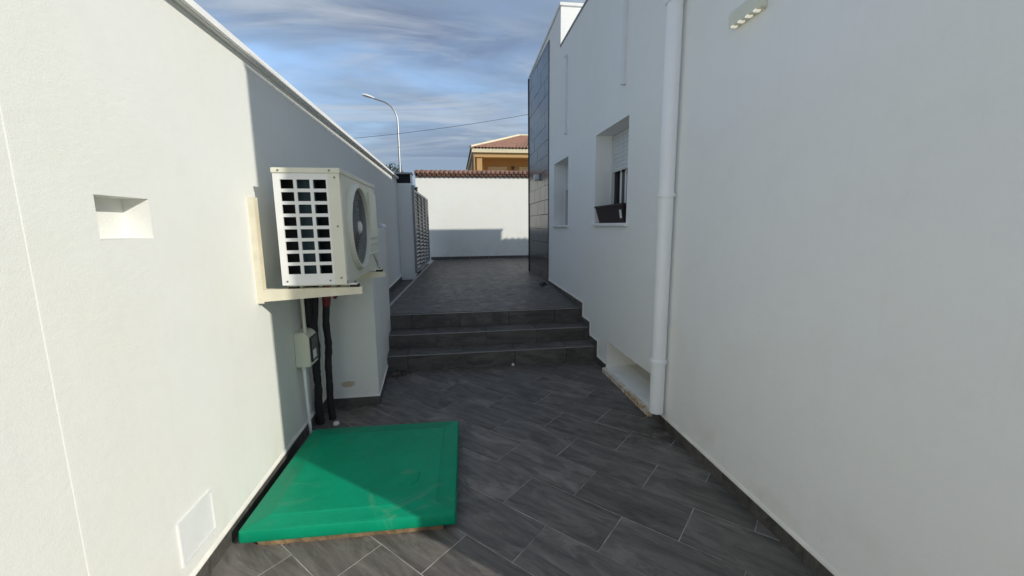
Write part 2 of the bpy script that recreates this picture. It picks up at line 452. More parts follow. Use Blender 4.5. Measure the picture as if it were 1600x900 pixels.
# ------------------------------------------------------------------ left boundary wall
lw = empty('boundary_wall', (XL-.12, 0, 0)); tag(lw, 'long white rendered wall with a projecting coping, half in sun', 'wall')
def wall_open(mb, x, sgn, y0, y1, z0, z1, ops):
    """sheet at x, facing sgn; ops = (ya,yb,za,zb,depth,shrink(4))  -> pocket going to -sgn"""
    ys = sorted({y0, y1, *[v for o in ops for v in o[:2]]}); zs = sorted({z0, z1, *[v for o in ops for v in o[2:4]]})
    for a, b in zip(ys, ys[1:]):
        for c, d in zip(zs, zs[1:]):
            my, mz = (a+b)/2, (c+d)/2
            if any(o[0] < my < o[1] and o[2] < mz < o[3] for o in ops): continue
            mb.poly([(x, a, c), (x, b, c), (x, b, d), (x, a, d)])
    for ya, yb, za, zb, dep, sh in ops:
        f = [(x, ya, za), (x, yb, za), (x, yb, zb), (x, ya, zb)]
        xb = x-sgn*dep
        bk = [(xb, ya+sh[0], za+sh[2]), (xb, yb-sh[1], za+sh[2]), (xb, yb-sh[1], zb-sh[3]), (xb, ya+sh[0], zb-sh[3])]
        for i in range(4): mb.poly([f[i], f[(i+1) % 4], bk[(i+1) % 4], bk[i]])
        mb.poly(bk)
m_ = MB()
YS = 1.333
wall_open(m_, XL, 1, YS+.006, 9.24, -.04, 2.582, [(1.577, 1.828, 1.560, 1.713, .088, (.0, .010, .004, .0))])
# near section set back a touch; the arris between them is the pale vertical seam
wall_open(m_, XL-.0014, 1, -4.0, YS-.004, -.04, 2.582, [])
m_.poly([(XL-.0014, YS-.004, -.04), (XL-.0002, YS-.001, -.04), (XL-.0002, YS-.001, 2.582), (XL-.0014, YS-.004, 2.582)])
m_.poly([(XL-.0002, YS-.001, -.04), (XL, YS+.006, -.04), (XL, YS+.006, 2.582), (XL-.0002, YS-.001, 2.582)])
xb = XL-.25
m_.poly([(xb, -4, -.04), (xb, 9.24, -.04), (xb, 9.24, 2.582), (xb, -4, 2.582)])
m_.poly([(xb, -4, 2.582), (xb, 9.24, 2.582), (XL, 9.24, 2.582), (XL, -4, 2.582)])
m_.poly([(xb, 9.24, -.04), (XL, 9.24, -.04), (XL, 9.24, 2.582), (xb, 9.24, 2.582)])
m_.poly([(xb, -4, -.04), (XL-.0014, -4, -.04), (XL-.0014, -4, 2.582), (xb, -4, 2.582)])
wl = child(m_, 'wall', M['wall'], lw)
# coping stones with a drip groove
yy = -4.0
while yy < 9.2:
    y2 = min(yy+1.2, 9.235)
    m_ = MB()
    prof = [(XL-.30, 2.584), (XL+.024, 2.584), (XL+.024, 2.590), (XL+.032, 2.590), (XL+.032, 2.584), (XL+.050, 2.584), (XL+.050, 2.616), (XL+.044, 2.622), (XL-.30, 2.632)]
    m_.prism([(a, yy+.0012, b) for a, b in prof], (0, y2-yy-.0024, 0)); child(m_, 'coping_stone', M['coping'], lw); yy = y2
def skirting(par, x, sgn, y0, y1, z, h=.078, t=.011, lip=True):
    yy = y0; k = 0
    while yy < y1-.01:
        y2 = min(yy+(.42 if k == 0 else .602), y1); k += 1
        m_ = MB(); m_.box(min(x, x+sgn*t), max(x, x+sgn*t), yy-(yy+y2)/2+.001, y2-(yy+y2)/2-.001, z-.005, z+h, .0012, 1)
        o = child(m_, 'skirting_tile', M['tile_skirt'], par); o.location.y = (yy+y2)/2 + (par.location.y if False else 0)
        yy = y2
    if lip:
        m_ = MB(); n = max(2, int((y1-y0)/.12)); pr = []
        for i in range(n+1):
            yv = y0+(y1-y0)*i/n; d = random.uniform(-.0015, .0025)
            pr.append([(x-sgn*.004, yv, z+h+.026+d), (x+sgn*.0025, yv, z+h+.021+d), (x+sgn*(t-.001), yv, z+h+.006+d), (x+sgn*(t-.002), yv, z+h-.002), (x-sgn*.004, yv, z+h-.004)])
        for a, b in zip(pr, pr[1:]):
            for i in range(5): m_.poly([a[i], a[(i+1) % 5], b[(i+1) % 5], b[i]])
        child(m_, 'plaster_lip', M['bead'], par)
skirting(lw, XL, 1, -3.9, 3.655, 0)
skirting(lw, XL, 1, 5.1, 9.2, .415, .085)
# flush access panel in the wall
pf = MB(); ya, yb, za, zb = 1.722, 1.962, .168, .372
f_ = .019
for bx in ((ya, yb, zb-f_*.6, zb), (ya, ya+f_, za, zb-f_*.6), (yb-.005, yb, za, zb-f_*.6), (ya+f_, yb-.005, za, za+.004)):
    pf.box(XL-.003, XL+.009, bx[0], bx[1], bx[2], bx[3])
ap = child(pf, 'access_panel', M['white_paint'], lw)
m_ = MB(); m_.box(XL-.003, XL+.003, ya+f_+.001, yb-.006, za+.005, zb-f_*.6-.001); o = m_.build('plate', M['white_paint'], ap)

# ------------------------------------------------------------------ masonry block beside the steps
blk = empty('masonry_block', (-.95, 3.66, 0)); tag(blk, 'white rendered stub wall behind the condenser, beside the steps', 'wall')
m_ = MB()
BP = [(XL+.001, 3.66), (-.722, 3.66), (-.815, 5.10), (XL+.001, 5.10)]
m_.prism([(a, b, -.03) for a, b in BP], (0, 0, 1.60))
es = [e for e in m_.bm.edges]
bmesh.ops.bevel(m_.bm, geom=es, offset=.006, segments=2, affect='EDGES')
child(m_, 'wall', stucco('stucco_block', (.80, .80, .775), spot=(-.985, 3.66, .205)), blk)
m_ = MB(); m_.box(XL+.012, -.712, 3.649, 3.660, 0, .078); child(m_, 'skirting_tile', M['tile_skirt'], blk)
m_ = MB(); m_.prism([(-.722, 3.659, 0), (-.711, 3.655, 0), (-.765, 4.475, 0), (-.776, 4.475, 0)], (0, 0, .078)); child(m_, 'skirting_tile', M['tile_skirt'], blk)
m_ = MB(); m_.prism([(-.722, 3.659, .078), (-.712, 3.655, .078), (-.766, 4.475, .078), (-.776, 4.475, .078)], (0, 0, .009)); m_.box(XL+.012, -.712, 3.651, 3.660, .078, .087); child(m_, 'plaster_lip', M['bead'], blk)

# ------------------------------------------------------------------ white house on the right
hs = empty('white_house', (XR+1, 4.5, 0)); tag(hs, 'white flat roofed house with two recessed windows and grey tiled end', 'house')
HY0, HY1, HY2 = .48, 6.23, 8.74
HZ1, HZ2 = 4.155, 4.66
W1 = (3.722, 4.612, 1.605, 2.575); W2 = (5.748, 6.580, 1.585, 2.537); VN = (3.075, 4.110, .052, .345)
m_ = MB()
wall_open(m_, XR, -1, HY0, HY1, -.04, HZ1, [(*W1, .30, (0, 0, 0, 0)), (VN[0], VN[1], VN[2], VN[3], .55, (0, 0, .02, 0)), (W2[0], HY1, W2[2], W2[3], .30, (0, 0, 0, 0))])
# second window crosses the parapet step line, continue it in the tall part
wall_open(m_, XR, -1, HY1, HY2, -.04, HZ2, [(HY1, W2[1], W2[2], W2[3], .30, (0, 0, 0, 0))])
def q(*p): m_.poly(p)
XE = 6.72
q((XR, HY1, HZ1), (XE, HY1, HZ1), (XE, HY1, HZ2), (XR, HY1, HZ2))
q((XR+.25, HY0, HZ1-.02), (XE, HY0, HZ1-.02), (XE, HY1, HZ1-.02), (XR+.25, HY1, HZ1-.02))
q((XR, HY0, HZ1), (XR+.25, HY0, HZ1), (XR+.25, HY1, HZ1), (XR, HY1, HZ1)); q((XR+.25, HY0, HZ1-.02), (XR+.25, HY1, HZ1-.02), (XR+.25, HY1, HZ1), (XR+.25, HY0, HZ1))
q((XR, HY1, HZ2), (XE, HY1, HZ2), (XE, HY2, HZ2), (XR, HY2, HZ2))
q((XR, HY2, -.04), (XE, HY2, -.04), (XE, HY2, HZ2), (XR, HY2, HZ2))
q((XR, HY0, -.04), (XE, HY0, -.04), (XE, HY0, HZ1), (XR, HY0, HZ1))
q((XE, HY0, -.04), (XE, HY1, -.04), (XE, HY1, HZ1), (XE, HY0, HZ1)); q((XE, HY1, -.04), (XE, HY2, -.04), (XE, HY2, HZ2), (XE, HY1, HZ2))
# drop the internal walls where the two pockets of window two meet
bm = m_.bm; bmesh.ops.remove_doubles(bm, verts=bm.verts, dist=1e-5)
for f in [f for f in bm.faces if abs(f.normal.y) > .9 and all(abs(v.co.y-HY1) < 1e-4 for v in f.verts) and max(v.co.z for v in f.verts) < HZ1-.5]: bm.faces.remove(f)
def hz1(y): return 4.185-.052*(y-HY0)/(HY1-HY0)
def hz2(y): return 4.680-.155*(y-HY1)/(HY2-HY1)
for v in bm.verts:
    if abs(v.co.z-HZ1) < .03: v.co.z += hz1(v.co.y)-HZ1
    elif abs(v.co.z-HZ2) < 1e-3: v.co.z = hz2(v.co.y)
child(m_, 'wall', M['wall_house'], hs)
# parapet copings
m_ = MB(); m_.prism([(XR-.012, y_, z_) for y_, z_ in ((HY0-.015, hz1(HY0)+.001), (HY1-.001, hz1(HY1)+.001), (HY1-.001, hz1(HY1)+.022), (HY0-.015, hz1(HY0)+.022))], (.28, 0, 0)); child(m_, 'parapet_coping', M['coping_grey'], hs)
m_ = MB(); m_.prism([(XR-.016, y_, z_) for y_, z_ in ((HY1-.02, hz2(HY1)+.002), (HY2+.03, hz2(HY2)+.001), (HY2+.03, hz2(HY2)+.04), (HY1-.02, hz2(HY1)+.041))], (XE+.036-XR, 0, 0)); child(m_, 'parapet_coping', M['coping'], hs)
# tiled wing beyond, seen only by the shadow it throws on the end wall
m_ = MB(); m_.box(XE+.01, XE+5, HY0+1, HY2-.03, -.03, HZ2-.52)
rf = child(m_, 'rear_wing', M['wall_house'], hs)
m_ = MB()
for i in range(24):
    xx = XE+.12+i*.2; m_.tube([(xx, HY2-2.5, HZ2-.26), (xx, HY2+.02, HZ2-.46)], .085, 10)
m_.build('roof_tiles', M['terra'], rf)
# cladding tiles on the far end
CT = .014; rowh = .2455
ct = None; r_ = 0; z = .545
m0 = {}
while z < 4.51:
    z1 = min(z+rowh, 4.522)
    y = 6.935 - (.3 if r_ % 2 else 0); 
    while y < HY2:
        a0, a1 = max(y, 6.935), min(y+.6, HY2+.012)
        if a1-a0 > .03:
            key = (round(a1-a0, 3), round(z1-z, 3))
            if key not in m0:
                mm = MB(); mm.box(XR-CT, XR+.001, -(a1-a0)/2+.0025, (a1-a0)/2-.0025, .0028, z1-z-.0028, .0012, 1); m0[key] = mm.mesh('cladding_tile', M['clad'])
            o = bpy.data.objects.new('cladding_tile', m0[key]); link(o, hs); o.matrix_parent_inverse = Matrix.Translation(-hs.location)
            o.location = (random.uniform(-.0012, .0012), (a0+a1)/2, z); o.rotation_euler = (0, random.uniform(-.0015, .0015), random.uniform(-.0015, .0015))
        y += .602
    z = z1; r_ += 1
m_ = MB(); m_.box(XR-.004, XR+.001, 6.936, HY2+.01, .53, 4.5225); child(m_, 'cladding_grout', M['grout_dark'], hs)
m_ = MB(); m_.box(XR-.03, XR, HY2+.001, HY2+.016, .53, 4.52); child(m_, 'corner_trim', M['clad'], hs)
# windows
def window(W, planter):
    ya, yb, za, zb = W; xw = XR+.20
    fr = MB()
    for bx in ((ya, ya+.05, za, zb), (yb-.05, yb, za, zb), (ya+.05, yb-.05, za, za+.05), (ya+.05, yb-.05, zb-.04, zb), ((ya+yb)/2-.03, (ya+yb)/2+.03, za+.05, zb-.04)):
        fr.box(xw+.03, xw+.08, bx[0]+.001, bx[1]-.001, bx[2]+.001, bx[3]-.001)
    wn_ = child(fr, 'window', M['frame_dark'], hs)
    m_ = MB(); m_.box(xw+.050, xw+.056, ya+.05, yb-.05, za+.05, zb-.04); m_.build('pane', M['glass'], wn_)
    # roller shutter, partly down, slats one by one
    zz = zb-.002; k = 0
    m1 = MB(); m1.prism([(xw, 0, 0), (xw+.012, 0, -.002), (xw+.012, 0, -.040), (xw, 0, -.044), (xw-.006, 0, -.030), (xw-.006, 0, -.012)], (0, yb-ya-.03, 0))
    me = m1.mesh('slat', M['shutter'])
    while zz > zb-.40*(zb-za):
        o = bpy.data.objects.new('slat', me); link(o, wn_); o.location = (0, ya+.015, zz); zz -= .045
    for yv in (ya, yb-.018):
        m_ = MB(); m_.box(xw-.012, xw+.025, yv+.001, yv+.017, za+.001, zb-.001); m_.build('guide_rail', M['shutter'], wn_)
    m_ = MB(); m_.box(XR-.028, XR+.29, ya-.03, yb+.03, za-.028, za+.002, .003); child(m_, 'window_sill', M['coping'], hs)
    return wn_
wA = window(W1, True); wB = window(W2, False)
m_ = MB()   # hanging curtain strips behind the near pane
for i in range(6):
    y_ = W1[0]+.09+i*.13; m_.tube([(XR+.262, y_, W1[2]+.06), (XR+.262, y_+.01, W1[3]-.1)], .025, 8)
m_.build('curtain', M['white_paint'], wA)
# vent sill with stained lip
m_ = MB(); m_.prism([(XR-.045, 0, .0), (XR-.045, 0, .042), (XR+.02, 0, .052), (XR+.5, 0, .071), (XR+.5, 0, .0)], (0, VN[1]-VN[0]+.05, 0))
o = child(m_, 'vent_sill', None, hs); o.location.y = VN[0]-.035
def rusty():
    k = NT('stained_sill'); g = k.n('ShaderNodeNewGeometry'); sp = k.n('ShaderNodeSeparateXYZ'); k.l(g.outputs['Position'], sp.inputs[0])
    mr = k.n('ShaderNodeMapRange'); k.l(sp.outputs['X'], mr.inputs[0]); mr.inputs[1].default_value = XR+.02; mr.inputs[2].default_value = XR-.045
    mr2 = k.n('ShaderNodeMapRange'); k.l(sp.outputs['Y'], mr2.inputs[0]); mr2.inputs[1].default_value = 4.3; mr2.inputs[2].default_value = 3.0
    nz_ = k.ramp(k.noise(14, 6, .7, .6, g.outputs['Position']), [(.38, 0.), (.62, 1.)])
    f = k.math('MULTIPLY', k.math('MULTIPLY', mr.outputs[0], nz_), k.math('ADD', mr2.outputs[0], .35))
    k.set(k.mix(f, (.72, .70, .64), (.42, .22, .05)), .85); k.bump(k.noise(50, 4), .4, .004); return k.m
o.data.materials.clear(); o.data.materials.append(rusty())
# skirting along the lower floor and up the steps
skirting(hs, XR, -1, .5, 3.035, 0)
skirting(hs, XR, -1, 4.13, SY[0]-.075, 0, .078)
for i in range(3):
    zb = 0 if i == 0 else SZ[i-1]; y0 = SY[i]-.078; y1 = (SY[i+1]-.078) if i < 2 else 6.93
    if i < 2:
        m_ = MB(); m_.prism([(XR-.010, y0, zb+.002), (XR-.010, SY[i]-.001, zb+.002), (XR-.010, SY[i]-.001, SZ[i]+.002), (XR-.010, y1, SZ[i]+.002), (XR-.010, y1, SZ[i]+.078), (XR-.010, y0, SZ[i]+.078)], (.0105, 0, 0)); child(m_, 'skirting_tile', M['tile_skirt'], hs)
    else:
        m_ = MB(); m_.prism([(XR-.010, y0, zb+.002), (XR-.010, SY[i]-.001, zb+.002), (XR-.010, SY[i]-.001, SZ[i]+.002), (XR-.010, 6.96, .60), (XR-.010, 6.96, .635), (XR-.010, y0, SZ[i]+.078)], (.0105, 0, 0)); child(m_, 'skirting_tile', M['tile_skirt'], hs)
    m_ = MB(); zl = SZ[i]+.078
    m_.prism([(XR-.009, y0-.009, zl+.015), (XR-.009, y1 if i < 2 else 6.93, zl+.015 if i < 2 else .650), (XR-.009, y1 if i < 2 else 6.93, zl+.0005 if i < 2 else .6355), (XR-.009, y0, zl+.0005), (XR-.009, y0-.0005, zb+.08), (XR-.009, y0-.009, zb+.08)], (.0095, 0, 0)); child(m_, 'plaster_lip', M['bead'], hs)

# ------------------------------------------------------------------ rainwater downpipe
dp = empty('downpipe', (1.532, 2.865, .12)); tag(dp, 'white plastic downpipe clamped to the house wall beside the low vent', 'downpipe')
PX, PY = 1.532, 2.865
m_ = MB(); m_.lathe([(.050, .135), (.0535, .13), (.0535, 4.0)], (PX, PY, 0), 'z', 32); child(m_, 'pipe', M['white_pvc'], dp, True)
m_ = MB(); m_.lathe([(.047, .132), (.047, .4)], (PX, PY, 0), 'z', 24); child(m_, 'bore', M['dark'], dp, True)
for zc in (.545, 1.80, 3.09):
    m_ = MB(); m_.lathe([(.0535, zc-.012), (.0635, zc-.012), (.0635, zc+.012), (.0535, zc+.012)], (PX, PY, 0), 'z', 32); m_.box(PX+.04, XR+.004, PY-.012, PY+.012, zc-.009, zc+.009); m_.box(PX-.062, PX-.05, PY-.018, PY+.018, zc-.010, zc+.010)
    child(m_, 'clamp', M['white_pvc'], dp, True)
m_ = MB(); m_.lathe([(.0535, 3.11), (.060, 3.11), (.060, 3.20), (.0535, 3.21)], (PX, PY, 0), 'z', 32); child(m_, 'socket', M['white_pvc'], dp, True)

# ------------------------------------------------------------------ wall light, conduits, small fittings
wlt = empty('wall_light', (XR, 2.18, 2.70)); tag(wlt, 'cream box wall light with four small lamps, high on the house', 'wall light')
m_ = MB(); y0, y1 = 2.062, 2.302
m_.prism([(XR+.001, y0, 2.675), (XR-.045, y0, 2.672), (XR-.050, y0, 2.735), (XR-.030, y0, 2.765), (XR+.001, y0, 2.77)], (0, y1-y0, 0))
bmesh.ops.bevel(m_.bm, geom=list(m_.bm.edges), offset=.004, segments=2, affect='EDGES')
child(m_, 'housing', M['cream'], wlt)
for i in range(4):
    yc = y0+.033+i*.058
    m_ = MB(); m_.box(XR-.048, XR-.016, yc-.010, yc+.010, 2.667, 2.676, .002); child(m_, 'lamp_lens', M['led'], wlt)
def conduit(yc, za, zb, label):
    o = empty('wall_conduit', (XR, yc, za)); tag(o, label, 'conduit')
    m_ = MB(); m_.box(XR-.034, XR+.002, yc-.018, yc+.018, za, zb, .006); child(m_, 'cover', M['white_paint'], o)
    m_ = MB(); m_.box(XR-.042, XR+.002, yc-.024, yc+.024, za-.012, za+.02, .006); child(m_, 'end_cap', M['white_paint'], o)
    if zb < 4: m_ = MB(); m_.box(XR-.042, XR+.002, yc-.024, yc+.024, zb-.02, zb+.012, .006); child(m_, 'end_cap', M['white_paint'], o)
conduit(5.85, 2.86, 3.87, 'short white cable cover above the window next to the grey tiles')
conduit(3.835, 2.875, 4.14, 'long white cable cover above the window with the flower box')
sl_ = empty('corner_light', (XR-.014, 7.75, 2.4)); tag(sl_, 'small white cube light fixed to the grey tiled end', 'wall light')
m_ = MB(); m_.box(XR-.10, XR-.012, 7.70, 7.79, 2.42, 2.52, .008); child(m_, 'housing', M['white_paint'], sl_)
m_ = MB(); m_.box(XR-.085, XR-.03, 7.715, 7.775, 2.405, 2.421); child(m_, 'lens', M['galv'], sl_)
bl = empty('bulkhead_light', (XL, 6.95, 1.60)); tag(bl, 'small round white fitting on the boundary wall past the condenser', 'wall light')
m_ = MB(); m_.lathe([(.001, .0), (.055, 0), (.055, .035), (.050, .04)], (XL-.001, 6.95, 1.585), 'x', 24); child(m_, 'base', M['white_paint'], bl, True)
m_ = MB(); m_.lathe([(.047, .04), (.047, .06), (.036, .078), (.001, .085)], (XL-.001, 6.95, 1.585), 'x', 24); child(m_, 'dome', M['white_pvc'], bl, True)

# flower box on the sill
fb = empty('flower_box', (XR+.09, 4.2, W1[2])); tag(fb, 'dark brown plastic flower box standing on the window sill', 'flower box')
m_ = MB(); za = W1[2]+.0025; FY0, FY1 = 3.76, 4.53
def ring(o, z, y0, y1, x0, x1): return [(x0, y0, z), (x1, y0, z), (x1, y1, z), (x0, y1, z)]
lo = ring(0, za, FY0+.05, FY1-.05, XR+.015, XR+.15); hi = ring(0, za+.165, FY0+.006, FY1-.006, XR-.02, XR+.175); h2 = ring(0, za+.165, FY0-.006, FY1+.006, XR-.03, XR+.185); h3 = ring(0, za+.185, FY0-.006, FY1+.006, XR-.03, XR+.185)
i3 = ring(0, za+.185, FY0+.008, FY1-.008, XR-.016, XR+.171); i2 = ring(0, za+.13, FY0+.012, FY1-.012, XR-.010, XR+.165)
m_.poly(lo)
for a, b in ((lo, hi), (hi, h2), (h2, h3), (h3, i3), (i3, i2)):
    for i in range(4): m_.poly([a[i], a[(i+1) % 4], b[(i+1) % 4], b[i]])
child(m_, 'box', M['brown'], fb)
m_ = MB(); m_.poly(i2); child(m_, 'soil', M['soil'], fb)
m_ = MB(); m_.prism([(XR-.0175, 3.80, za+.125), (XR-.0175, 3.85, za+.125), (XR-.0025, 3.855, za+.045), (XR-.0025, 3.81, za+.045)], (-.002, 0, 0)); child(m_, 'sticker', M['white_paint'], fb)

# ------------------------------------------------------------------ condenser (air conditioner) on brackets
AX0, AX1, AY0, AY1, AZ0, AZ1 = -1.030, -.661, 2.595, 3.650, 1.250, 1.938
ac = empty('air_conditioner', (-.85, 3.1, AZ0)); tag(ac, 'cream air conditioning condenser with round fan grille on wall brackets', 'air conditioner')
# side plate with 3 x 8 openings
m_ = MB()
SX1 = -.728                                         # where the front panel wraps round
gx = []; c0 = -.992
for i in range(3): gx.append((c0+i*.0905, c0+i*.0905+.072))
gz = [(1.318+i*.0716, 1.318+i*.0716+.052) for i in range(8)]
xs = sorted({AX0, SX1, *[v for a in gx for v in a]}); zs = sorted({AZ0+.002, AZ1-.031, *[v for a in gz for v in a]})
def inh(x, z): return any(a < x < b for a, b in gx) and any(a < z < b for a, b in gz)
for a, b in zip(xs, xs[1:]):
    for c, d in zip(zs, zs[1:]):
        if not inh((a+b)/2, (c+d)/2): m_.poly([(a, AY0, c), (b, AY0, c), (b, AY0, d), (a, AY0, d)])
for a, b in gx:
    for c, d in gz:
        f = [(a, AY0, c), (b, AY0, c), (b, AY0, d), (a, AY0, d)]
        for i in range(4): p, r2 = f[i], f[(i+1) % 4]; m_.poly([p, r2, (r2[0], AY0+.010, r2[2]), (p[0], AY0+.010, p[2])])
m_.poly([(AX0, AY0, AZ0+.002), (AX0, AY1, AZ0+.002), (AX0, AY1, AZ1-.031), (AX0, AY0, AZ1-.031)])
child(m_, 'side_plate', M['ac_white'], ac)
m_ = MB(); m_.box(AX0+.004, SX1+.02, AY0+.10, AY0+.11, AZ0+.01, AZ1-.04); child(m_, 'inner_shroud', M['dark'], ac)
m_ = MB(); m_.box(-.912, -.815, AY0+.045, AY0+.095, AZ0+.02, AZ1-.05); child(m_, 'coil', M['coil'], ac)
# lid
m_ = MB(); m_.box(AX0-.006, AX1+.006, AY0-.008, AY1+.005, AZ1-.030, AZ1, .006); child(m_, 'lid', M['cream'], ac)
# front panel wrapping the near corner, round hole for the fan
FY, FZ, FR = 2.985, 1.592, .262
m_ = MB()
y0, y1, z0, z1 = AY0-.002, AY1, AZ0+.001, AZ1-.031
seg = 64
ringv = []; outv = []
for k in range(seg):
    a = 2*math.pi*k/seg; ca, sa = math.cos(a), math.sin(a)
    ringv.append((AX1, FY+(FR+.03)*ca, FZ+(FR+.03)*sa))
    t = min(((y1-FY) if ca > 0 else (FY-y0))/max(abs(ca), 1e-6), ((z1-FZ) if sa > 0 else (FZ-z0))/max(abs(sa), 1e-6))
    outv.append((AX1, FY+t*ca, FZ+t*sa))
for k in range(seg):
    j = (k+1) % seg
    A, B = outv[k], outv[j]
    pts = [ringv[k], A]
    # keep the rectangle's corners
    for cy in (y0, y1):
        for cz in (z0, z1):
            if abs(A[1]-cy) > 1e-6 or abs(A[2]-cz) > 1e-6:
                if (abs(A[1]-cy) < 1e-6 and abs(B[2]-cz) < 1e-6 and abs(A[2]-cz) > 1e-6) or (abs(A[2]-cz) < 1e-6 and abs(B[1]-cy) < 1e-6 and abs(A[1]-cy) > 1e-6): pts.append((AX1, cy, cz))
    pts += [B, ringv[j]]
    m_.poly(pts)
# bell mouth ring, proud then going in
bm_prof = [(FR+.03, 0), (FR+.026, .016), (FR+.014, .030), (FR+.002, .028), (FR-.004, .006), (FR-.008, -.06)]
m_.lathe(bm_prof, (AX1, FY, FZ), 'x', seg)
m_.poly([(SX1, y0, z0), (AX1, y0, z0), (AX1, y0, z1), (SX1, y0, z1)])
m_.poly([(AX1, y1, z0), (AX0+.1, y1, z0), (AX0+.1, y1, z1), (AX1, y1, z1)])
m_.poly([(AX0, y0+.005, z0), (AX1, y0+.005, z0), (AX1, y1, z0), (AX0, y1, z0)])
m_.poly([(SX1, y0, z0), (SX1, y0+.003, z0), (SX1, y0+.003, z1), (SX1, y0, z1)])
fp = child(m_, 'front_panel', M['cream'], ac, True)
for (za, zb, ya, yb) in ((1.452, 1.475, FY+.26, AY1-.003), (1.375, 1.390, FY+.22, AY1-.003)):
    m_ = MB(); m_.prism([(AX1-.002, ya, za), (AX1+.012, ya+.02, za+.006), (AX1+.012, ya+.02, zb-.004), (AX1-.002, ya, zb)], (0, yb-ya-.02, 0)); m_.build('rib', M['cream'], fp)
m_ = MB(); m_.box(AX1-.004, AX1+.014, AY1-.28, AY1-.012, 1.50, 1.86, .010); m_.build('service_cover', M['cream'], fp)
m_ = MB(); m_.box(AX1-.004, AX1+.006, AY0+.004, AY0+.085, AZ0+.02, AZ1-.06, .005); m_.build('corner_bead', M['cream'], fp)
# fan grille: rings and spokes, hub
m_ = MB()
NR = 13
for i in range(1, NR):
    rr = .055+(FR-.006-.055)*i/(NR-1); prof = [(rr+.0028*math.cos(a), .002+.008*(1-(rr/FR)**2)*1.4+.0028*math.sin(a)) for a in [2*math.pi*k/5 for k in range(6)]]
    m_.lathe(prof, (AX1, FY, FZ), 'x', 48)
for k in range(16):
    a = 2*math.pi*k/16
    m_.tube([(AX1+.010, FY+.05*math.cos(a), FZ+.05*math.sin(a)), (AX1+.001, FY+(FR-.002)*math.cos(a), FZ+(FR-.002)*math.sin(a))], .003, 5)
fg = child(m_, 'fan_grille', M['grille_grey'], ac, True)
m_ = MB(); m_.lathe([(.001, .026), (.028, .024), (.040, .018), (.044, .004), (.001, .003)], (AX1, FY, FZ), 'x', 32); m_.build('hub', M['cream'], fg, True)
m_ = MB(); m_.lathe([(.08, -.10), (.08, -.03), (.001, -.03)], (AX1, FY, FZ), 'x', 24)
for k in range(3):
    a0 = 2*math.pi*k/3+.4; P = []
    for i in range(7):
        f_ = i/6; rr = .07+f_*.165
        P.append([(AX1-.04-.03*s_, FY+rr*math.cos(a0+.28*f_+s_*.75), FZ+rr*math.sin(a0+.28*f_+s_*.75)) for s_ in (0, .33, .66, 1)])
    for a, b in zip(P, P[1:]):
        for i in range(3): m_.poly([a[i], a[i+1], b[i+1], b[i]])
child(m_, 'fan', M['fan_blade'], ac, True)
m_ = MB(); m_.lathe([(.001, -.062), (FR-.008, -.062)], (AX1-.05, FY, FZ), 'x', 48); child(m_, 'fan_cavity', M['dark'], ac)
m_ = MB(); m_.lathe([(FR-.0079, -.06), (FR-.0079, -.115)], (AX1, FY, FZ), 'x', 48); child(m_, 'shroud', M['grille_grey'], ac, True)
for (x, z, yy) in ((-.995, AZ1-.016, AY0-.0085), (-.715, AZ1-.016, AY0-.0085), (-.690, AZ1-.055, AY0-.0025), (-.690, 1.60, AY0-.0025), (-.690, 1.29, AY0-.0025), (-1.0, 1.275, AY0-.0005), (-.755, 1.275, AY0-.0005)):
    m_ = MB(); m_.lathe([(.001, -.003), (.005, -.003), (.006, 0), (.001, .001)], (x, yy, z), 'y', 10); child(m_, 'screw', M['screw'], ac, True)
for yy in (2.645, 3.50):
    m_ = MB(); m_.box(AX0+.02, AX1+.055, yy-.035, yy+.035, AZ0-.006, AZ0+.002, .001, 1); child(m_, 'foot', M['cream'], ac)
    for xx in (AX0+.05, AX1+.038):
        m_ = MB(); m_.lathe([(.001, AZ0+.012), (.007, AZ0+.012), (.007, AZ0-.006)], (xx, yy, 0), 'z', 8); child(m_, 'bolt', M['screw'], ac)
# brackets
def bracket(yy, label):
    b = empty('wall_bracket', (XL, yy, 1.18)); tag(b, label, 'bracket')
    m_ = MB()     # U-channel rail on the wall
    m_.box(XL-.001, XL+.036, yy-.024, yy-.021, 1.142, 1.772); m_.box(XL-.001, XL+.036, yy+.021, yy+.024, 1.142, 1.772); m_.box(XL-.001, XL+.004, yy-.021, yy+.021, 1.142, 1.772)
    child(m_, 'rail', M['cream_dark'], b)
    m_ = MB()
    for s in (-1, 1):
        xw_ = yy+s*.0195
        m_.prism([(XL+.006, xw_-.0015, 1.150), (-.580, xw_-.0015, 1.184), (-.580, xw_-.0015, 1.2265), (XL+.006, xw_-.0015, 1.2265)], (0, .003, 0))
    m_.box(XL+.006, -.580, yy-.0178, yy+.0178, 1.2235, 1.2262); m_.box(-.583, -.578, yy-.0178, yy+.0178, 1.186, 1.2232)
    child(m_, 'arm', M['cream_dark'], b)
    for xx in (AX0+.05, AX1+.038):
        m_ = MB(); m_.box(xx-.03, xx+.022, yy-.022, yy+.022, 1.2263, AZ0-.0055, .003); child(m_, 'rubber_pad', M['black'], b)
bracket(2.645, 'cream steel wall bracket in the sun carrying the condenser')
bracket(3.50, 'cream steel wall bracket in the shade under the condenser beside the stub wall')

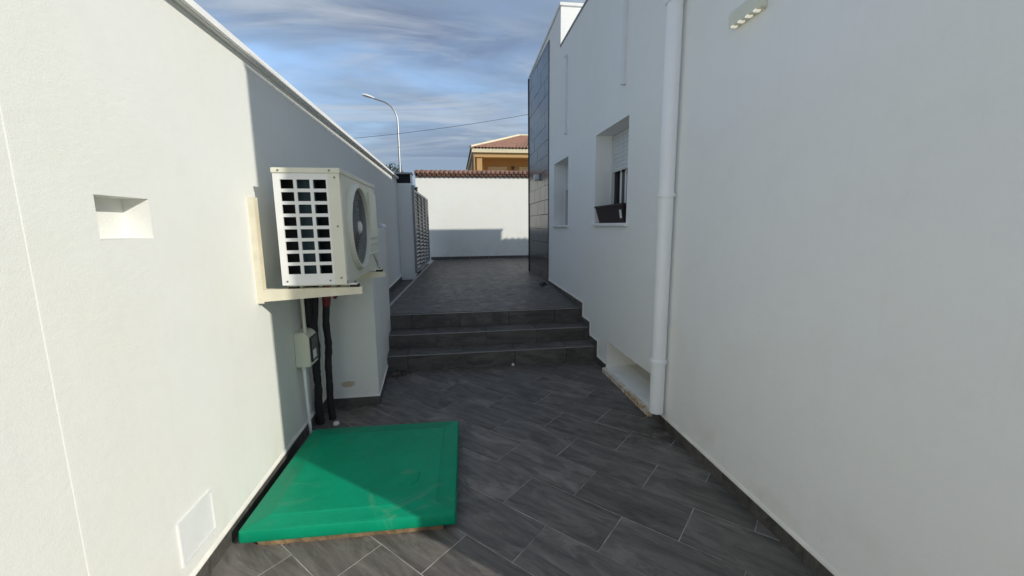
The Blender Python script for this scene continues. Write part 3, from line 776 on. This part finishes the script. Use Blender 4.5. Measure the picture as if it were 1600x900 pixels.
# pipes, box and cable below the condenser
def pipe(name, pts, r, mat, label, cat, seg=10):
    # rounded path
    P = [Vector(p) for p in pts]; out = [P[0]]
    for a, b, c in zip(P, P[1:], P[2:]):
        d1 = (a-b); d2 = (c-b); k = min(.06, d1.length*.45, d2.length*.45)
        for t in (0, .25, .5, .75, 1):
            p0 = b+d1.normalized()*k; p1 = b+d2.normalized()*k
            out.append(p0.lerp(b, t).lerp(b.lerp(p1, t), t))
    out.append(P[-1])
    if r > .02:           # uneven hand-wrapped insulation
        fine = []
        for a, b in zip(out, out[1:]):
            n_ = max(1, int((b-a).length/.03))
            for q_ in range(n_): fine.append(a.lerp(b, q_/n_))
        fine.append(out[-1]); rp = random.Random(len(fine)); ph = rp.random()*6
        out = [p+Vector((.004*math.sin(i*.55+ph), .005*math.sin(i*.37+ph*2), 0)) for i, p in enumerate(fine)]
        r = [r*(1+rp.uniform(-.07, .07)) for _ in out]
    m_ = MB(); m_.tube(out, r, seg); o = m_.build(name, mat, None, True); tag(o, label, cat); return o
pipe('insulated_pipe', [(-1.04, 3.42, 1.30), (-1.115, 3.36, 1.10), (-1.12, 3.335, .75), (-1.135, 3.345, .30), (-1.14, 3.345, -.004)], .031, M['black'], 'black insulated pipe running down against the wall behind the cream electrical box', 'pipe')
pipe('insulated_pipe', [(-.98, 3.43, 1.28), (-1.045, 3.42, 1.08), (-1.055, 3.42, .6), (-1.07, 3.42, .3), (-1.065, 3.415, -.004)], .027, M['black'], 'black insulated pipe standing free of the wall next to the stub wall', 'pipe')
pipe('insulated_pipe', [(-1.06, 3.28, 1.28), (-1.12, 3.25, 1.12), (-1.125, 3.24, .95), (-1.12, 3.30, .70)], .026, M['black'], 'short black pipe bending down under the condenser above the cream electrical box', 'pipe')
pipe('red_pipe', [(-.99, 3.36, 1.27), (-1.01, 3.36, 1.12), (-1.03, 3.37, .98)], .030, M['red'], 'dark red pipe sleeve hanging under the condenser', 'pipe')
pipe('drain_hook', [(-.93, 3.40, 1.27), (-.93, 3.40, 1.10), (-.97, 3.40, 1.03)], .014, M['red'], 'thin dark red drain elbow under the condenser', 'pipe')
pipe('conduit', [(-1.115, 3.12, 1.26), (-1.115, 3.12, .825)], .012, M['cream'], 'thin cream conduit dropping from the condenser into the cream electrical box', 'conduit', 8)
pipe('conduit', [(-1.14, 3.11, .56), (-1.145, 3.13, .30), (-1.155, 3.17, -.004)], .011, M['white_pvc'], 'thin white conduit running from the cream electrical box to the floor', 'conduit', 8)
jb = empty('isolator_box', (XL, 3.1, .58)); tag(jb, 'cream electrical isolator box with dark window under the condenser', 'electrical box')
m_ = MB(); m_.prism([(XL, 3.09, .570), (XL+.105, 3.09, .570), (XL+.105, 3.09, .800), (XL+.07, 3.09, .832), (XL, 3.09, .832)], (0, .17, 0))
bmesh.ops.bevel(m_.bm, geom=list(m_.bm.edges), offset=.006, segments=2, affect='EDGES'); child(m_, 'case', M['cream'], jb)
m_ = MB(); m_.box(XL+.10, XL+.118, 3.105, 3.25, .60, .79, .008); child(m_, 'cover', M['black_gloss'], jb)
m_ = MB(); m_.box(XL+.1175, XL+.1195, 3.12, 3.19, .625, .690); child(m_, 'label_plate', M['white_paint'], jb)
m_ = MB(); m_.tube([(XL+.05, 3.11, .572), (XL+.05, 3.11, .545)], .016, 10); child(m_, 'gland', M['cream'], jb)
m_ = MB(); m_.lathe([(.001, .022), (.02, .02), (.026, .008), (.026, 0), (.001, 0)], (-1.005, 3.31, .0008), 'z', 18); tag(m_.build('floor_cap', M['white_paint'], None, True), 'small white plastic cap on the floor behind the green cover', 'cap')

# ------------------------------------------------------------------ green access cover
cv = empty('access_cover', (-.556, 2.48, 0)); tag(cv, 'large green plastic access cover lying on the patio, part in sun', 'cover')
CX0, CX1, CY0, CY1 = -1.111, -.026, 1.995, 3.053
cv.location = (-.5685, 2.524, 0); cv.rotation_euler = (0, 0, R(-1.4))
def sq(d, z, n=6, rad=.016):
    """rounded rectangle inset by d"""
    x0, x1, y0, y1 = CX0+d, CX1-d, CY0+d, CY1-d; r = max(rad-d*.5, .004); P = []
    for cx, cy, a0 in ((x1-r, y0+r, -90), (x1-r, y1-r, 0), (x0+r, y1-r, 90), (x0+r, y0+r, 180)):
        for i in range(n+1):
            a = R(a0+90*i/n); P.append((cx+r*math.cos(a), cy+r*math.sin(a), z))
    return P
prof = [(.002, .030), (.0, .033), (-.002, .040), (.002, .087), (.004, .0905), (.009, .0925), (.10, .0955), (.103, .0970), (.105, .0985), (.120, .0992)]
m_ = MB(); rings = []
for d, z in prof: rings.append([m_.bm.verts.new(p) for p in sq(d, z)])
for a, b in zip(rings, rings[1:]):
    n = len(a)
    for k in range(n): m_.bm.faces.new((a[k], a[(k+1) % n], b[(k+1) % n], b[k]))
m_.bm.faces.new(rings[-1]); m_.bm.faces.new(rings[0][::-1])
child(m_, 'lid', M['green'], cv, True)
m_ = MB()     # moulded U-shaped grip
P = [(-.36, 2.29, .0982), (-.30, 2.275, .0987), (-.265, 2.295, .0987), (-.258, 2.34, .0987), (-.262, 2.39, .0982)]
m_.tube(P, .006, 8); child(m_, 'grip', M['green'], cv, True)
m_ = MB()     # stippled anti-slip pips
for i in range(46):
    for j in range(9):
        x = -.86+i*.0145+(.007 if j % 2 else 0); y = 2.020+j*.0085
        if random.random() < .25: continue
        m_.bm.faces.new([m_.bm.verts.new((x+.003*math.cos(a), y+.003*math.sin(a), .0928+.0022)) for a in (0, 1.57, 3.14, 4.71)])
o = child(m_, 'pips', M['green'], cv); o['kind'] = 'stuff'
mk = empty('mortar_kerb', (-.5685, 2.524, 0)); mk.rotation_euler = (0, 0, R(-1.4)); tag(mk, 'sandy mortar bed showing under the front of the green cover', 'kerb')
m_ = MB()
n = 40; top = []; 
def kerb(y0, y1, x0, x1):
    m_.box(x0, x1, y0, y1, -.004, .0315)
kerb(CY0+.012, CY0+.11, CX0+.085, CX1-.07); kerb(CY1-.11, CY1-.03, CX0+.085, CX1-.07); kerb(CY0+.11, CY1-.11, CX0+.03, CX0+.12); kerb(CY0+.11, CY1-.11, CX1-.15, CX1-.07)
bmesh.ops.subdivide_edges(m_.bm, edges=[e for e in m_.bm.edges if e.calc_length() > .2], cuts=26, use_grid_fill=True)
for v in m_.bm.verts:
    if v.co.z < .02 or True:
        v.co.x += random.uniform(-.004, .004); v.co.y += random.uniform(-.004, .005)
child(m_, 'bed', M['mortar'], mk)

# ------------------------------------------------------------------ end wall with barrel tile coping
bw = empty('end_wall', (2, YB, 0)); tag(bw, 'white end wall of the terrace topped with terracotta barrel tiles', 'wall')
m_ = MB(); BX0, BX1 = -1.13, 9.5
m_.box(BX0, BX1, YB, YB+.25, -.05, 3.09); child(m_, 'wall', M['wall_back'], bw)
m_ = MB(); m_.prism([(BX0, YB-.05, 3.085), (BX0, YB+.30, 3.085), (BX0, YB+.125, 3.20)], (BX1-BX0, 0, 0)); child(m_, 'tile_bed', M['terra'], bw)
def barrel(L=.26, r0=.072, r1=.060, seg=7):
    mm = MB(); rings = []
    for (yy, rr, t) in ((0, r0, 0), (L, r1, 0), (L, r1-.012, 1), (0, r0-.012, 1)):
        rings.append([mm.bm.verts.new((rr*math.cos(math.pi*k/seg), yy, rr*math.sin(math.pi*k/seg))) for k in range(seg+1)])
    rings.append(rings[0])
    for a, b in zip(rings, rings[1:]):
        for k in range(seg): mm.bm.faces.new((a[k], a[k+1], b[k+1], b[k]))
    for k in (0, seg): mm.bm.faces.new([rings[i][k] for i in range(4)])
    return mm.mesh('barrel_tile', M['terra'], True, 50)
bt = barrel()
i = 0; x = BX0+.06
while x < 4.6:
    for s in (0, 1):
        o = bpy.data.objects.new('barrel_tile', bt); link(o, bw); o.matrix_parent_inverse = Matrix.Translation(-bw.location)
        o.location = (x+random.uniform(-.004, .004), YB-.085 if s == 0 else YB+.335, 3.10+random.uniform(-.003, .003))
        o.rotation_euler = (R(31)+random.uniform(-.02, .02), 0, math.pi*s+random.uniform(-.02, .02)) if s == 0 else (R(31), 0, math.pi)
    o = bpy.data.objects.new('barrel_tile', bt); link(o, bw); o.matrix_parent_inverse = Matrix.Translation(-bw.location)   # pan tile between
    o.location = (x+.0715, YB-.075, 3.155); o.rotation_euler = (R(-31), R(180), 0); o.rotation_euler = (R(31), R(180), 0)
    x += .143
m_ = MB(); m_.tube([(BX0-.03, YB+.125, 3.215), (4.65, YB+.125, 3.215)], .06, 12); child(m_, 'ridge', M['terra'], bw, True)
xx = -.75; 
while xx < 4.0:
    m_ = MB(); m_.box(-.299, .299, YB-.011, YB, .53, .622); o = child(m_, 'skirting_tile', M['tile_skirt'], bw); o.location.x = xx+.3; xx += .602

# ------------------------------------------------------------------ gate post and open gate
gp = empty('gate_post', (-1.05, 9.3, .4)); tag(gp, 'white rendered gate post with a black recess under its cap', 'gate post')
m_ = MB(); m_.box(XL-.25, -.885, 9.245, 9.50, .2, 2.50, .006); child(m_, 'post', M['wall_house'], gp)
m_ = MB(); m_.box(XL-.24, -.905, 9.30, 9.50, 2.50, 2.69); child(m_, 'recess', M['dark'], gp)
m_ = MB(); m_.box(-.905, -.885, 9.245, 9.50, 2.501, 2.69); child(m_, 'cheek', M['wall_house'], gp)
m_ = MB(); m_.box(XL-.27, -.865, 9.225, 9.52, 2.6905, 2.725, .004); child(m_, 'cap', M['coping_grey'], gp)
gt = empty('metal_gate', (-.84, 9.2, .55)); tag(gt, 'open grey metal gate of staggered horizontal louvres by the post', 'gate')
GA = Vector((-.862, 9.22)); GB = Vector((-.775, 12.55)); GL = (GB-GA).length
gt.location = (GA.x, GA.y, .0); gt.rotation_euler = (0, 0, -math.atan2(GB.x-GA.x, GB.y-GA.y))
def gch(mb, name, mat): return mb.build(name, mat, gt)
z0, z1 = .565, 2.37
m_ = MB(); m_.box(-.025, .025, 0, .06, z0, z1); gch(m_, 'stile', M['alu'])
m_ = MB(); m_.box(-.025, .025, GL-.06, GL, z0, z1); gch(m_, 'stile', M['alu'])
m_ = MB(); m_.box(-.024, .024, .06, GL-.06, z0, z0+.07); gch(m_, 'rail', M['alu'])
m_ = MB(); m_.box(-.024, .024, .06, GL-.06, z1-.05, z1); gch(m_, 'rail', M['alu'])
NC = 4; cw = (GL-.12)/NC
for c in range(1, NC):
    m_ = MB(); m_.box(-.020, .020, .06+c*cw-.025, .06+c*cw+.025, z0+.07, z1-.05); gch(m_, 'upright', M['alu'])
sm = MB(); sm.prism([(-.018, 0, 0), (.022, 0, -.030), (.022, 0, -.022), (-.014, 0, .006)], (0, cw-.05, 0)); sme = sm.mesh('louvre', M['alu'])
for c in range(NC):
    for r2 in range(19):
        zz = z0+.115+r2*.088+(.044 if c % 2 else 0)
        if zz > z1-.06: continue
        o = bpy.data.objects.new('louvre', sme); link(o, gt); o.location = (0, .06+c*cw+.025, zz)
m_ = MB(); m_.box(-.012, -.006, .06, GL-.06, z0+.07, z1-.05); gch(m_, 'dark_gap_sheet', M['frame_dark'])  # dark sheet added so the gaps between louvres read as shaded
m_ = MB(); m_.box(-.03, .03, .015, .045, z1, z1+.07); m_.box(-.03, .05, .01, .05, z1+.07, z1+.085); gch(m_, 'guide_bracket', M['alu'])
mt = empty('steel_post', (-.93, 10.6, .42)); tag(mt, 'dark steel post standing behind the open gate', 'post')
m_ = MB(); m_.box(-.97, -.885, 10.55, 10.75, .41, 2.52, .005); child(m_, 'post', M['frame_dark'], mt)
m_ = MB(); m_.box(-.985, -.875, 10.53, 10.77, 2.52, 2.54); child(m_, 'cap', M['galv'], mt)

# ------------------------------------------------------------------ beyond: street lamp, house, cable, tree
st = empty('street_lamp', (-3.0, 25, 0)); tag(st, 'tall galvanised street lamp with a curved arm behind the wall', 'street lamp')
pts = [(-3.0, 25, -.05), (-3.0, 25, 3), (-3.0, 25, 7.4)]
for i in range(1, 11):
    a = R(72)*i/10; pts.append((-3.0-1.0*(1-math.cos(a)), 25, 7.4+1.0*math.sin(a)*1.12))
e = pts[-1]; pts.append((e[0]-.55, 25, e[2]+.16))
m_ = MB(); m_.tube(pts, [.085, .08, .055]+[.045]*(len(pts)-3), 12); child(m_, 'pole', M['galv'], st, True)
m_ = MB(); ex, ez = pts[-1][0], pts[-1][2]
m_.lathe([(.001, .02), (.05, 0), (.11, -.15), (.14, -.34), (.10, -.52), (.001, -.56)], (0, 0, 0), 'x', 16)
for v in m_.bm.verts: v.co.z = v.co.z*.62 if v.co.z > 0 else v.co.z*.25
bmesh.ops.transform(m_.bm, verts=m_.bm.verts, matrix=Matrix.Translation((ex+.05, 25, ez)) @ Matrix.Rotation(R(14), 4, 'Y') @ Matrix.Scale(1.25, 4))
hd = child(m_, 'luminaire', M['white_paint'], st, True)
m_ = MB(); m_.lathe([(.001, -.038), (.09, -.03)], (0, 0, 0), 'z', 16)
for v in m_.bm.verts: v.co.x *= 1.8
bmesh.ops.transform(m_.bm, verts=m_.bm.verts, matrix=Matrix.Translation((ex-.25, 25, ez+.07)) @ Matrix.Rotation(R(14), 4, 'Y')); m_.build('lens', M['white_pvc'], hd)

oh = empty('ochre_house', (4, 26, 0)); tag(oh, 'ochre house with hipped terracotta roof behind the end wall', 'house')
FYh = 25.0; HX0, HX1 = 1.16, 11.0
m_ = MB(); m_.box(HX0+.10, HX1, FYh+1.7, FYh+9, -.05, 5.75); child(m_, 'wall', M['ochre'], oh)
m_ = MB(); m_.box(HX0+.10, HX1, FYh+.05, FYh+1.7, -.05, 3.9); child(m_, 'balcony_slab', M['ochre'], oh)
m_ = MB(); m_.box(HX0+.10, HX0+.16, FYh+.05, FYh+1.70, 3.9, 5.75); child(m_, 'side_wall', M['ochre'], oh)
m_ = MB(); m_.box(HX0+.26, HX0+.58, FYh+.10, FYh+.42, 3.9, 5.55, .01); child(m_, 'column', M['ochre'], oh)
m_ = MB(); m_.box(HX0+5.2, HX0+5.52, FYh+.10, FYh+.42, 3.9, 5.55, .01); child(m_, 'column', M['ochre'], oh)
m_ = MB(); m_.box(HX0+.08, HX1+.1, FYh+.02, FYh+.46, 5.55, 5.80); child(m_, 'beam', M['ochre'], oh)
m_ = MB(); m_.box(HX0-.02, HX1+.3, FYh-.12, FYh+9.2, 5.80, 6.03); child(m_, 'fascia', M['cream_fascia'], oh)
for xa in (HX0+1.0, HX0+3.0):
    f0 = MB(); f0.box(xa, xa+1.3, FYh+1.66, FYh+1.705, 4.0, 5.25); wn_ = child(f0, 'window', plain('blind_beige', (.55, .42, .24), .7), oh)
    m_ = MB()
    for k in range(14): m_.box(xa+.05, xa+1.25, FYh+1.645, FYh+1.659, 4.05+k*.085, 4.115+k*.085)
    m_.build('blind', M['cream_fascia'], wn_)
m_ = MB(); m_.box(HX0+2.55, HX0+2.72, FYh+1.55, FYh+1.70, 5.05, 5.25, .02); child(m_, 'lantern', M['frame_dark'], oh)
m_ = MB(); m_.tube([(HX0+.03, FYh-.02, 0), (HX0+.03, FYh-.02, 5.8)], .05, 10); child(m_, 'side_shade_strip', M['frame_dark'], oh)  # dark upright standing in for the shaded left side of the house
# hip roof with corrugated tile relief: ripple runs down each slope
m_ = MB(); ex0, ex1, ey0, ey1, ze = HX0-.10, HX1+.4, FYh-.22, FYh+9.4, 6.035
RZ = 7.72; rx0, rx1, ry = ex0+3.62, ex1-3.62, (ey0+ey1)/2
def slope(fun, n, m):
    grid = [[m_.bm.verts.new(fun(i/n, j/m, i)) for i in range(n+1)] for j in range(m+1)]
    for j in range(m):
        for i in range(n): m_.bm.faces.new((grid[j][i], grid[j][i+1], grid[j+1][i+1], grid[j+1][i]))
def front(u, v, i):
    x = (ex0+(ex1-ex0)*u)*(1-v)+(rx0+(rx1-rx0)*u)*v
    return (x, ey0+(ry-ey0)*v, ze+(RZ-ze)*v+.075*(i % 2)*(1-.3*v))
def left(u, v, i): return (ex0+(rx0-ex0)*v, (ey1+(ey0-ey1)*u)*(1-v)+ry*v, ze+(RZ-ze)*v+.045*(i % 2)*(1-v))
def back(u, v, i): return ((ex1+(ex0-ex1)*u)*(1-v)+(rx1+(rx0-rx1)*u)*v, ey1+(ry-ey1)*v, ze+(RZ-ze)*v)
def right(u, v, i): return (ex1+(rx1-ex1)*v, (ey0+(ey1-ey0)*u)*(1-v)+ry*v, ze+(RZ-ze)*v)
slope(front, 104, 24); slope(left, 90, 12); slope(back, 10, 2); slope(right, 10, 2)
rf = child(m_, 'roof', M['terra'], oh)
for a, b in (((ex0, ey0, ze+.05), (rx0, ry, RZ+.05)), ((rx0, ry, RZ+.05), (rx1, ry, RZ+.05)), ((ex1, ey0, ze+.05), (rx1, ry, RZ+.05))):
    m_ = MB(); m_.tube([a, b], .085, 10); m_.build('hip_tiles', M['cream_fascia'], rf, True)

cb = MB(); CP = []
def CZ(x): return 6.98+.158*x+.0045*x*x
for i in range(41):
    t = i/40; x = -17+t*29; CP.append((x, 24-.0*t, CZ(x)))
cb.tube(CP, .011, 6); tag(cb.build('overhead_cable', M['cable']), 'thin black overhead cable crossing the sky behind the street lamp', 'cable')

tr = empty('distant_tree', (-8.2, 60, 0)); tag(tr, 'dark green treetop showing above the boundary wall coping', 'tree')
m_ = MB(); m_.tube([(-8.2, 60, -.05), (-8.1, 60, 4), (-8.2, 60, 8.6)], [.28, .2, .08], 10)
for k in range(7):
    a = k*.9; m_.tube([(-8.15, 60, 6+k*.25), (-8.15+1.2*math.cos(a), 60+1.2*math.sin(a), 7.6+k*.25)], [.08, .03], 6)
child(m_, 'trunk', M['bark'], tr)
m_ = MB(); rnd = random.Random(3)
for i in range(2600):
    while True:
        p = Vector((rnd.uniform(-1, 1), rnd.uniform(-1, 1), rnd.uniform(-1, 1)))
        if p.length < 1: break
    c = Vector((-8.2, 60, 8.1))+Vector((p.x*2.0, p.y*2.0, p.z*1.75))
    c += Vector((math.sin(c.x*4)*.25, 0, math.cos(c.x*5+c.y*3)*.35))
    n = Vector((rnd.gauss(0, 1), rnd.gauss(0, 1), rnd.gauss(0, 1))).normalized(); u = n.orthogonal().normalized(); v = n.cross(u); s_ = rnd.uniform(.08, .17)
    m_.bm.faces.new([m_.bm.verts.new(c+u*s_*a+v*s_*.5*b) for a, b in ((-1, 0), (0, -1), (1, 0), (0, 1))])
child(m_, 'crown', M['leaf'], tr)

# ------------------------------------------------------------------ small litter
m_ = MB(); m_.lathe([(.018*math.sin(math.pi*i/10)+.0001, .018-.018*math.cos(math.pi*i/10)) for i in range(11)], (.615, 4.452, .0), 'z', 16)
tag(m_.build('white_ball', M['white_paint'], None, True), 'tiny white ball lying against the lowest step', 'ball')
m_ = MB(); rnd = random.Random(11)
for i in range(34):
    c = Vector((-.64+rnd.gauss(0, .055), 4.36+rnd.gauss(0, .05), .006+rnd.random()*.02)); c.x = max(c.x, -.745); c.y = min(c.y, 4.47)
    a = rnd.uniform(0, 6.28); t = rnd.uniform(-.5, .5); L = rnd.uniform(.014, .032)
    u = Vector((math.cos(a), math.sin(a), t*.5)); v = Vector((-math.sin(a), math.cos(a), rnd.uniform(-.3, .5)))
    p = [c-u*L, c+v*L*.4+Vector((0, 0, .004)), c+u*L, c-v*L*.4]
    for q_ in p: q_.z = max(q_.z, .001)
    m_.bm.faces.new([m_.bm.verts.new(q_) for q_ in p])
o = m_.build('leaf_litter', M['leafdry']); tag(o, 'small heap of dry brown leaves in the corner of the lowest step', 'leaves', kind='stuff')
m_ = MB(); n = 14; rg = []
for k in range(n):
    a = 2*math.pi*k/n; rr = .09*(1+.35*math.sin(2*a+.6)+.12*math.sin(5*a)); rg.append((1.45+rr*.7*math.cos(a), 6.72+rr*1.5*math.sin(a)))
vb = [m_.bm.verts.new((x, y, zt(x, y)-.002)) for x, y in rg]; vt = [m_.bm.verts.new((1.45+(x-1.45)*.7, 6.72+(y-6.72)*.7, zt(x, y)+.03+.014*math.sin(k*2.1))) for k, (x, y) in enumerate(rg)]
for k in range(n): m_.bm.faces.new((vb[k], vb[(k+1) % n], vt[(k+1) % n], vt[k]))
cc_ = m_.bm.verts.new((1.45, 6.72, zt(1.45, 6.72)+.05))
for k in range(n): m_.bm.faces.new((vt[k], vt[(k+1) % n], cc_))
tag(m_.build('black_cloth', M['black'], None, True), 'crumpled black cloth on the terrace at the foot of the grey tiles', 'cloth')
print('floor tiles', tcount)
